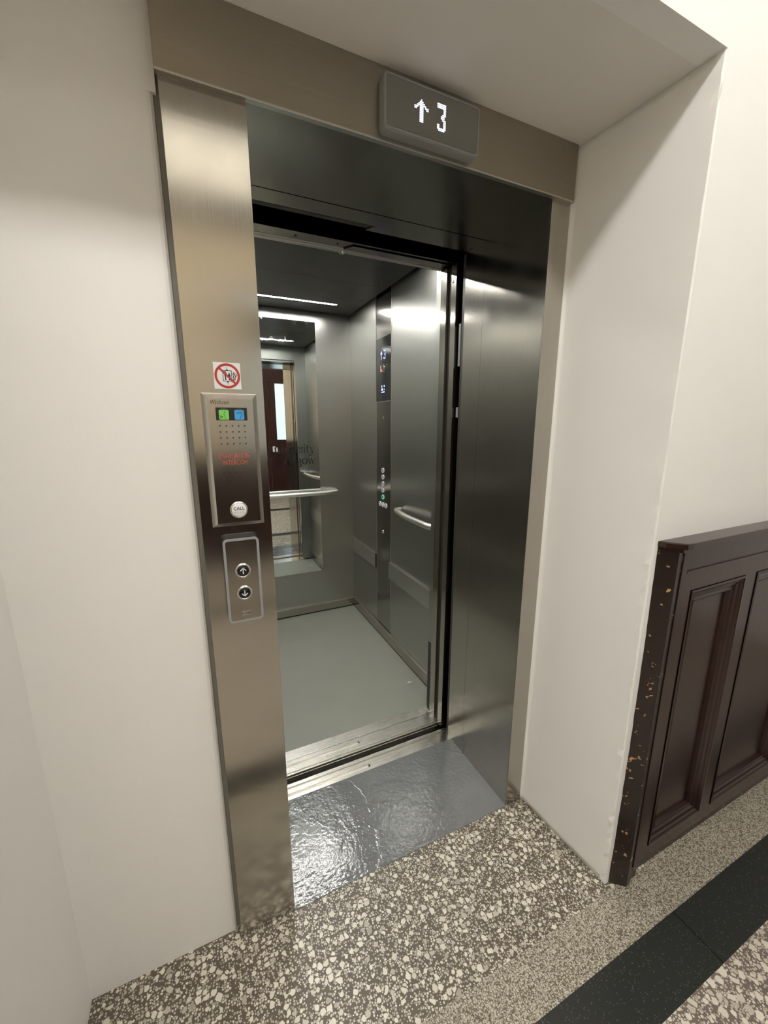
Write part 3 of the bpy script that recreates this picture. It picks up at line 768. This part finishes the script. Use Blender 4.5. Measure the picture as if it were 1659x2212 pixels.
# ------------------------------------------------------------------ evacuation intercom
ic = thing('intercom_panel', 'tall steel evacuation intercom panel on the left jamb above the call buttons', 'intercom', (.0810, 0, 1.236))
I0 = frame('F', (0, 0, 0))
def bevelframe(bm):
    t = bmesh.new()
    o = [(.0232, 1.2360), (.1388, 1.2360), (.1388, 1.5360), (.0232, 1.5360)]
    mid = [(.0255, 1.2383), (.1365, 1.2383), (.1365, 1.5337), (.0255, 1.5337)]
    i_ = [(.0345, 1.2470), (.1280, 1.2470), (.1280, 1.5240), (.0345, 1.5240)]
    lv = [(o, 0), (mid, .004), (i_, .0180)]
    rings = [[t.verts.new((*p, c)) for p in q] for q, c in lv]
    for a, b in zip(rings, rings[1:]):
        for k in range(4): t.faces.new((a[k], a[(k + 1) % 4], b[(k + 1) % 4], b[k]))
    t.faces.new(rings[-1])
    bmesh.ops.recalc_face_normals(t, faces=t.faces[:]); merge(bm, t, I0)
part('back_box', 'plate_edge', ic, bevelframe)
part('face_plate', 'plate', ic, lambda bm: box(bm, .0345, .1280, -.0195, -.0178, 1.2470, 1.5240, bev=.0004))
IF = frame('F', (0, -.0196, 0))
part('symbol_strip', 'black', ic, lambda bm: prism(bm, [(.0496, 1.4777), (.1141, 1.4777), (.1141, 1.5046), (.0496, 1.5046)], 0, .0004, IF))
part('green_symbol', 'green', ic, lambda bm: prism(bm, rrect(.0557, .0758, 1.4790, 1.4996, .0022), .0004, .0007, IF), 'green lit speaking symbol')
part('blue_symbol', 'blue', ic, lambda bm: prism(bm, rrect(.0876, .1076, 1.4790, 1.4996, .0022), .0004, .0007, IF), 'blue lit ear symbol')
a_, b_ = .0007, .0009
def icon1(bm):
    a, b = a_, b_
    # talking head in profile with sound bars
    stroke(bm, [(.0685, 1.4985), (.0655, 1.4895), (.0678, 1.4890), (.0668, 1.4870), (.0680, 1.4860), (.0672, 1.4840), (.0690, 1.4815), (.0715, 1.4812)], .0007, a, b, IF)
    prism(bm, circle(.0702, 1.4942, .0007, 10), a, b, IF)
    for k in range(5): stroke(bm, [(.0585 + k * .0013, 1.4815 + k * .0006), (.0585 + k * .0013, 1.4882 - k * .0006)], .0007, a, b, IF)
def icon2(bm):
    a, b = a_, b_
    stroke(bm, arc(.0978, 1.4905, .0052, .0050, 175, -40, 10) + [(.0992, 1.4838), (.0985, 1.4808)], .0009, a, b, IF)
    stroke(bm, arc(.0978, 1.4900, .0028, .0026, 160, 10, 6), .0005, a, b, IF)
    stroke(bm, arc(.0985, 1.4915, .0072, .0066, 75, 10, 6), .0004, a, b, IF)
part('symbol_drawing', 'ink', ic, icon1); part('symbol_drawing', 'ink', ic, icon2)
def words(bm):
    text(bm, 'SPEAK', .0657, 1.5006, .0021, IF, .0006, 'CENTER', width=.0100)
def words2(bm):
    text(bm, 'LISTEN', .0977, 1.5006, .0021, IF, .0006, 'CENTER', width=.0110)
part('symbol_words', 'greyframe', ic, words); part('symbol_words', 'greyframe', ic, words2)
part('maker_script', 'ink', ic, lambda bm: text(bm, 'Windcrest', .0412, 1.5115, .0092, IF, .0004, 'LEFT', width=.0370, shear=.35, bold=-.005))
def holes(bm):
    for r in range(4):
        for c in range(5): prism(bm, circle(.0558 + c * .01288, 1.4656 - r * .0129, .00155, 14), 0, .00025, IF)
part('speaker_holes', 'black', ic, holes)
def holes2(bm):
    for r in range(2):
        for c in range(5): prism(bm, circle(.0557 + c * .01292, 1.3624 - r * .0130, .0014, 14), 0, .00025, IF)
part('microphone_holes', 'black', ic, holes2)
def evac(bm):
    text(bm, 'EVACUATION', .0810, 1.3950, .0112, IF, .0004, 'CENTER', width=.0640, track=1.1)
    text(bm, 'INTERCOM', .0818, 1.3805, .0105, IF, .0004, 'CENTER', width=.0520, track=1.1)
part('red_lettering', 'redprint', ic, evac, 'red words EVACUATION INTERCOM')
CB = frame('F', (.0815, -.0196, 1.2770))
cb = part('call_button', 'white', ic, lambda bm: dome(bm, 0, 0, [(.0160, .001), (.0160, .0045), (.0150, .0052), (0, .0054)], CB, 40), 'round white CALL button')
part('button_ring', 'chrome', cb, lambda bm: dome(bm, 0, 0, [(.0195, 0), (.0195, .0018), (.0178, .0042), (.0163, .0042), (.0163, .001)], CB, 40))
def call(bm):
    text(bm, 'CALL', 0, .0000, .0080, CB, .0056, 'CENTER', width=.0240, bold=.012)
    for x0, n in ((-.0105, 2), (-.0045, 1)):
        stroke(bm, [(x0, -.0042), (x0 + .002 * n, -.0042)], .0006, .0054, .0057, CB)
    for x0 in (.002, .008):
        for k in range(3): prism(bm, circle(x0, -.0035 - k * .0019, .0006, 8), .0054, .0058, CB)
part('call_lettering', 'ink', cb, call)

# ------------------------------------------------------------------ call station
cl = thing('call_station', 'grey framed call button plate with up and down arrows on left jamb', 'call buttons', (.0795, 0, 1.0))
B0 = frame('F', (0, 0, 0))
part('back_box', 'black', cl, lambda bm: prism(bm, rrect(.0405, .1190, 1.0025, 1.2090, .009), -.0005, .0205, B0))
part('frame', 'greyframe', cl, lambda bm: ringshape(bm, rrect(.0398, .1197, 1.0018, 1.2097, .010), rrect(.0452, .1143, 1.0060, 1.2050, .005), .0205, .0262, B0))
part('face_plate', 'plate', cl, lambda bm: prism(bm, rrect(.0452, .1143, 1.0060, 1.2050, .005), .0205, .0250, B0))
def lbtn(z, up, nm):
    f = frame('F', (.0796, -.0250, z))
    b = part(nm, 'blackgloss', cl, lambda bm: dome(bm, 0, 0, [(.0128, 0), (.0128, .0035), (.012, .0042), (0, .0045)], f, 40))
    part('button_ring', 'chrome', b, lambda bm: dome(bm, 0, 0, [(.0183, 0), (.0180, .0025), (.0165, .0045), (.0148, .0052), (.0132, .0040), (.0130, 0)], f, 40))
    s = 1 if up else -1
    def ar(bm):
        stroke(bm, [(0, -.0068 * s), (0, .0062 * s)], .0020, .0043, .0050, f)
        stroke(bm, [(-.0062, .0008 * s), (0, .0068 * s)], .0020, .0043, .0050, f); stroke(bm, [(0, .0068 * s), (.0062, .0008 * s)], .0020, .0043, .0050, f)
    part('arrow', 'white', b, ar)
lbtn(1.1312, True, 'up_button'); lbtn(1.0752, False, 'down_button')
BF = frame('F', (0, -.0250, 0))
def kone_blocks(bm):
    for k in range(4): prism(bm, rrect(.0704 + k * .0052, .0750 + k * .0052, 1.0165, 1.0285, .0003), 0, .0003, BF)
lg = part('maker_mark', 'plate_edge', cl, kone_blocks)
def kone_txt(bm):
    for k, ch in enumerate('KONE'): text(bm, ch, .0727 + k * .0052, 1.0198, .0055, BF, .0005, 'CENTER', width=.0038, bold=.02)
part('maker_letters', 'ink', lg, kone_txt)

# ------------------------------------------------------------------ wainscot on the corridor wall
wa = thing('wall_panelling', 'dark varnished waist high wooden panelling against the white corridor wall', 'panelling', (1.8, WF, 0))
FY = -.385; WX1 = 3.45
def endboard(bm):
    # canted, battered end board with an uneven edge against the plaster
    n = 40; rows = []
    for k in range(n + 1):
        z = 1.148 * k / n
        lean = .006 * math.sin(z * 3.0) + random.gauss(0, .0006) - .004 * max(0, .3 - z)
        rows.append([bm.verts.new(v) for v in ((1.1030 + lean + .004, WF - .0005, z), (1.1440 + .0045 * max(0, .7 - z) + random.gauss(0, .0003), FY - .003, z), (1.166, FY - .001, z), (1.166, WF - .0005, z))])
    for a, b in zip(rows, rows[1:]):
        for i in range(4): bm.faces.new((a[i], a[(i + 1) % 4], b[(i + 1) % 4], b[i]))
    bm.faces.new(rows[0][::-1]); bm.faces.new(rows[-1]); bmesh.ops.recalc_face_normals(bm, faces=bm.faces[:])
part('end_board', 'woodchip', wa, endboard, 'battered end board with chips in its varnish')
def cap(bm):
    prism(bm, [(1.103, WF - .0005), (1.108, -.372), (1.139, -.4085), (1.16, -.4105), (WX1, -.4105), (WX1, WF - .0005)], 1.150, 1.166, bev=.003)
    prism(bm, [(1.108, WF - .0005), (1.142, -.398), (WX1, -.398), (WX1, WF - .0005)], 1.138, 1.1498)
part('cap_rail', 'wood', wa, cap)
def frame_(bm):
    PX = [(1.2345, 1.5220), (1.5880, 2.02), (2.085, 2.517), (2.582, 3.014)]
    z0, z1 = .115, 1.012
    box(bm, 1.1665, WX1, FY, WF - .0005, z1, 1.1375); box(bm, 1.1665, WX1, FY, WF - .0005, .066, z0)
    xs = [1.1665] + [v for p in PX for v in p] + [WX1]
    for a, b in zip(xs[::2], xs[1::2]): box(bm, a, b, FY, WF - .0005, z0, z1)
    box(bm, 1.1920, WX1, FY - .0045, FY + .001, 1.0700, 1.0765, bev=.001)
    box(bm, 1.1665, 1.1905, FY - .004, FY, .068, 1.1375, bev=.001)
part('frame', 'wood', wa, frame_)
PX = [(1.2345, 1.5220), (1.5880, 2.02), (2.085, 2.517), (2.582, 3.014)]
def moulded(x0, x1):
    def f(bm):
        z0, z1 = .115, 1.012
        prof = [(0, .0025), (.007, .0035), (.011, .0005), (.016, -.001), (.020, -.006), (.029, -.008), (.034, -.013), (.041, -.0135), (.044, -.0115), (.047, -.013), (.050, -.0245)]
        rings = []
        for d, c in prof: rings.append([bm.verts.new((x, FY - c, z)) for x, z in ((x0 + d, z0 + d), (x1 - d, z0 + d), (x1 - d, z1 - d), (x0 + d, z1 - d))])
        for a, b in zip(rings, rings[1:]):
            for i in range(4): bm.faces.new((a[i], a[(i + 1) % 4], b[(i + 1) % 4], b[i]))
        bmesh.ops.recalc_face_normals(bm, faces=bm.faces[:])
    return f
for x0, x1 in PX:
    pf = part('panel', 'wood', wa, (lambda x0, x1: lambda bm: box(bm, x0 + .002, x1 - .002, FY + .0235, WF - .0005, .117, 1.010))(x0, x1))
    part('panel_moulding', 'wood', pf, moulded(x0, x1))
part('foot_block', 'woodchip', wa, lambda bm: box(bm, 1.1665, 1.205, FY + .006, WF - .0005, 0, .066, bev=.002))
part('plinth', 'woodchip', wa, lambda bm: box(bm, 1.2055, WX1, -.366, WF - .0005, 0, .066))

# ------------------------------------------------------------------ far side of the lobby (seen in the mirror and steel)
def opp_wains(name_x0, x1, label):
    w_ = thing('wall_panelling', label, 'panelling', ((name_x0 + x1) / 2, OY, 0), 'panelling across the lobby')
    def fr2(bm):
        box(bm, name_x0, x1, OY + .0005, OY + .03, 0, .13); box(bm, name_x0, x1, OY + .0005, OY + .03, 1.0, 1.14)
        n = max(1, int((x1 - name_x0) / .45)); s = (x1 - name_x0) / n
        for k in range(n + 1):
            c = name_x0 + k * s; box(bm, max(name_x0, c - .035), min(x1, c + .035), OY + .0005, OY + .03, .13, 1.0)
        box(bm, name_x0, x1, OY + .0005, OY + .012, .13, 1.0)
    part('frame', 'farwood', w_, fr2); part('cap_rail', 'farwood', w_, lambda bm: box(bm, name_x0, x1, OY + .0005, OY + .05, 1.14, 1.165, bev=.003))
opp_wains(-3.45, .52, 'dark wooden panelling across the lobby left of the double door')
opp_wains(2.22, 3.45, 'dark wooden panelling across the lobby right of the double door')
dd = struct('door_1', 'doorwood', lambda bm: (
    box(bm, .55, .66, OY + .0005, OY + .06, 0, 2.80), box(bm, 2.08, 2.19, OY + .0005, OY + .06, 0, 2.80), box(bm, .66, 2.08, OY + .0005, OY + .06, 2.76, 2.80),
    box(bm, .66, 2.08, OY + .0005, OY + .05, 2.30, 2.63)))
ORG[dd.name] = Vector((0, 0, 0))
def leaf(x0, x1):
    lf = part('door_leaf', 'doorwood', dd, lambda bm: (
        box(bm, x0, x1, OY + .001, OY + .045, .01, 1.19), box(bm, x0, x1, OY + .001, OY + .045, 2.275, 2.30),
        box(bm, x0, x0 + .13, OY + .001, OY + .045, 1.19, 2.275), box(bm, x1 - .13, x1, OY + .001, OY + .045, 1.19, 2.275)))
    part('glass_pane', 'glass_lit', lf, lambda bm: box(bm, x0 + .13, x1 - .13, OY + .015, OY + .025, 1.19, 2.275))
    part('push_plate', 'white', lf, lambda bm: (box(bm, x0 + .03, x0 + .08, OY + .046, OY + .050, .95, 1.06), box(bm, x0 + .095, x0 + .125, OY + .046, OY + .05, .95, 1.04)))
leaf(.665, 1.365); leaf(1.375, 2.075)
part('transom_glass', 'glass_lit', dd, lambda bm: box(bm, .66, 2.08, OY + .015, OY + .025, 2.63, 2.76))

# added glowing panels that stand in for the brightly lit lobby ceiling
def glow_panel(x, y, label):
    l = thing('ceiling_glow_panel', label, 'light', (x, y, CEIL), 'added glowing panels for the bright lobby ceiling')
    part('diffuser', 'ceil_glow', l, lambda bm: box(bm, x - .55, x + .55, y - .36, y + .36, CEIL - .035, CEIL - .03))
    part('housing', 'white', l, lambda bm: ringshape(bm, rrect(x - .59, x + .59, y - .40, y + .40, .02), rrect(x - .55, x + .55, y - .36, y + .36, .01), CEIL - .04, CEIL - .0005, Matrix.Identity(4)))
    return l
LY = -2.80
l0 = glow_panel(.35, LY, 'added wide glowing panel for the bright lobby ceiling facing the lift')
copy_thing(l0, (-1.5, 0, 0), 'added glowing panel for the bright lobby ceiling left of the lift')
copy_thing(l0, (1.5, 0, 0), 'added glowing panel for the bright lobby ceiling right of the lift')

def batten(x, y, label):
    l = thing('ceiling_batten', label, 'light', (x, y, CEIL), 'lobby ceiling battens near the lift')
    part('diffuser', 'ceil_tube', l, lambda bm: box(bm, x - .58, x + .58, y - .11, y + .11, CEIL - .07, CEIL - .02, bev=.01))
    part('end_cap', 'white', l, lambda bm: box(bm, x - .60, x - .581, y - .115, y + .115, CEIL - .075, CEIL - .001, bev=.003))
    part('end_cap', 'white', l, lambda bm: box(bm, x + .581, x + .60, y - .115, y + .115, CEIL - .075, CEIL - .001, bev=.003))
    return l
b0 = batten(-.60, -1.45, 'white lobby ceiling batten light in front of the lift')
copy_thing(b0, (-1.7, 0, 0), 'white lobby ceiling batten light left of the lift')
copy_thing(b0, (1.7, 0, 0), 'white lobby ceiling batten light right of the lift')

# ------------------------------------------------------------------ world, camera, view
w = bpy.data.worlds.new('world'); sc.world = w; w.use_nodes = True
w.node_tree.nodes['Background'].inputs[0].default_value = (.9, .92, 1, 1); w.node_tree.nodes['Background'].inputs[1].default_value = .02

cam = bpy.data.cameras.new('camera'); co = bpy.data.objects.new('camera', cam); COL.objects.link(co)
yaw, pitch, f = .4337, -.2118, 866.9
fwd = Vector((math.sin(yaw) * math.cos(pitch), math.cos(yaw) * math.cos(pitch), math.sin(pitch)))
right = Vector((math.cos(yaw), -math.sin(yaw), 0)); upv = right.cross(fwd)
mm = Matrix((( right.x, upv.x, -fwd.x, .0044), (right.y, upv.y, -fwd.y, -.9817), (right.z, upv.z, -fwd.z, 1.4661), (0, 0, 0, 1)))
co.matrix_world = mm
cam.sensor_fit = 'VERTICAL'; cam.sensor_height = 24; cam.lens = f / 2212 * 24; cam.clip_start = .01
sc.camera = co
sc.view_settings.view_transform = 'Standard'; sc.view_settings.look = 'None'
sc.view_settings.exposure = 0; sc.view_settings.gamma = 1; sc.view_settings.use_curve_mapping = False
sc.cycles.max_bounces = 14; sc.cycles.glossy_bounces = 8; sc.cycles.diffuse_bounces = 6
sc.cycles.use_denoising = True
sc.cycles.sample_clamp_indirect = 8
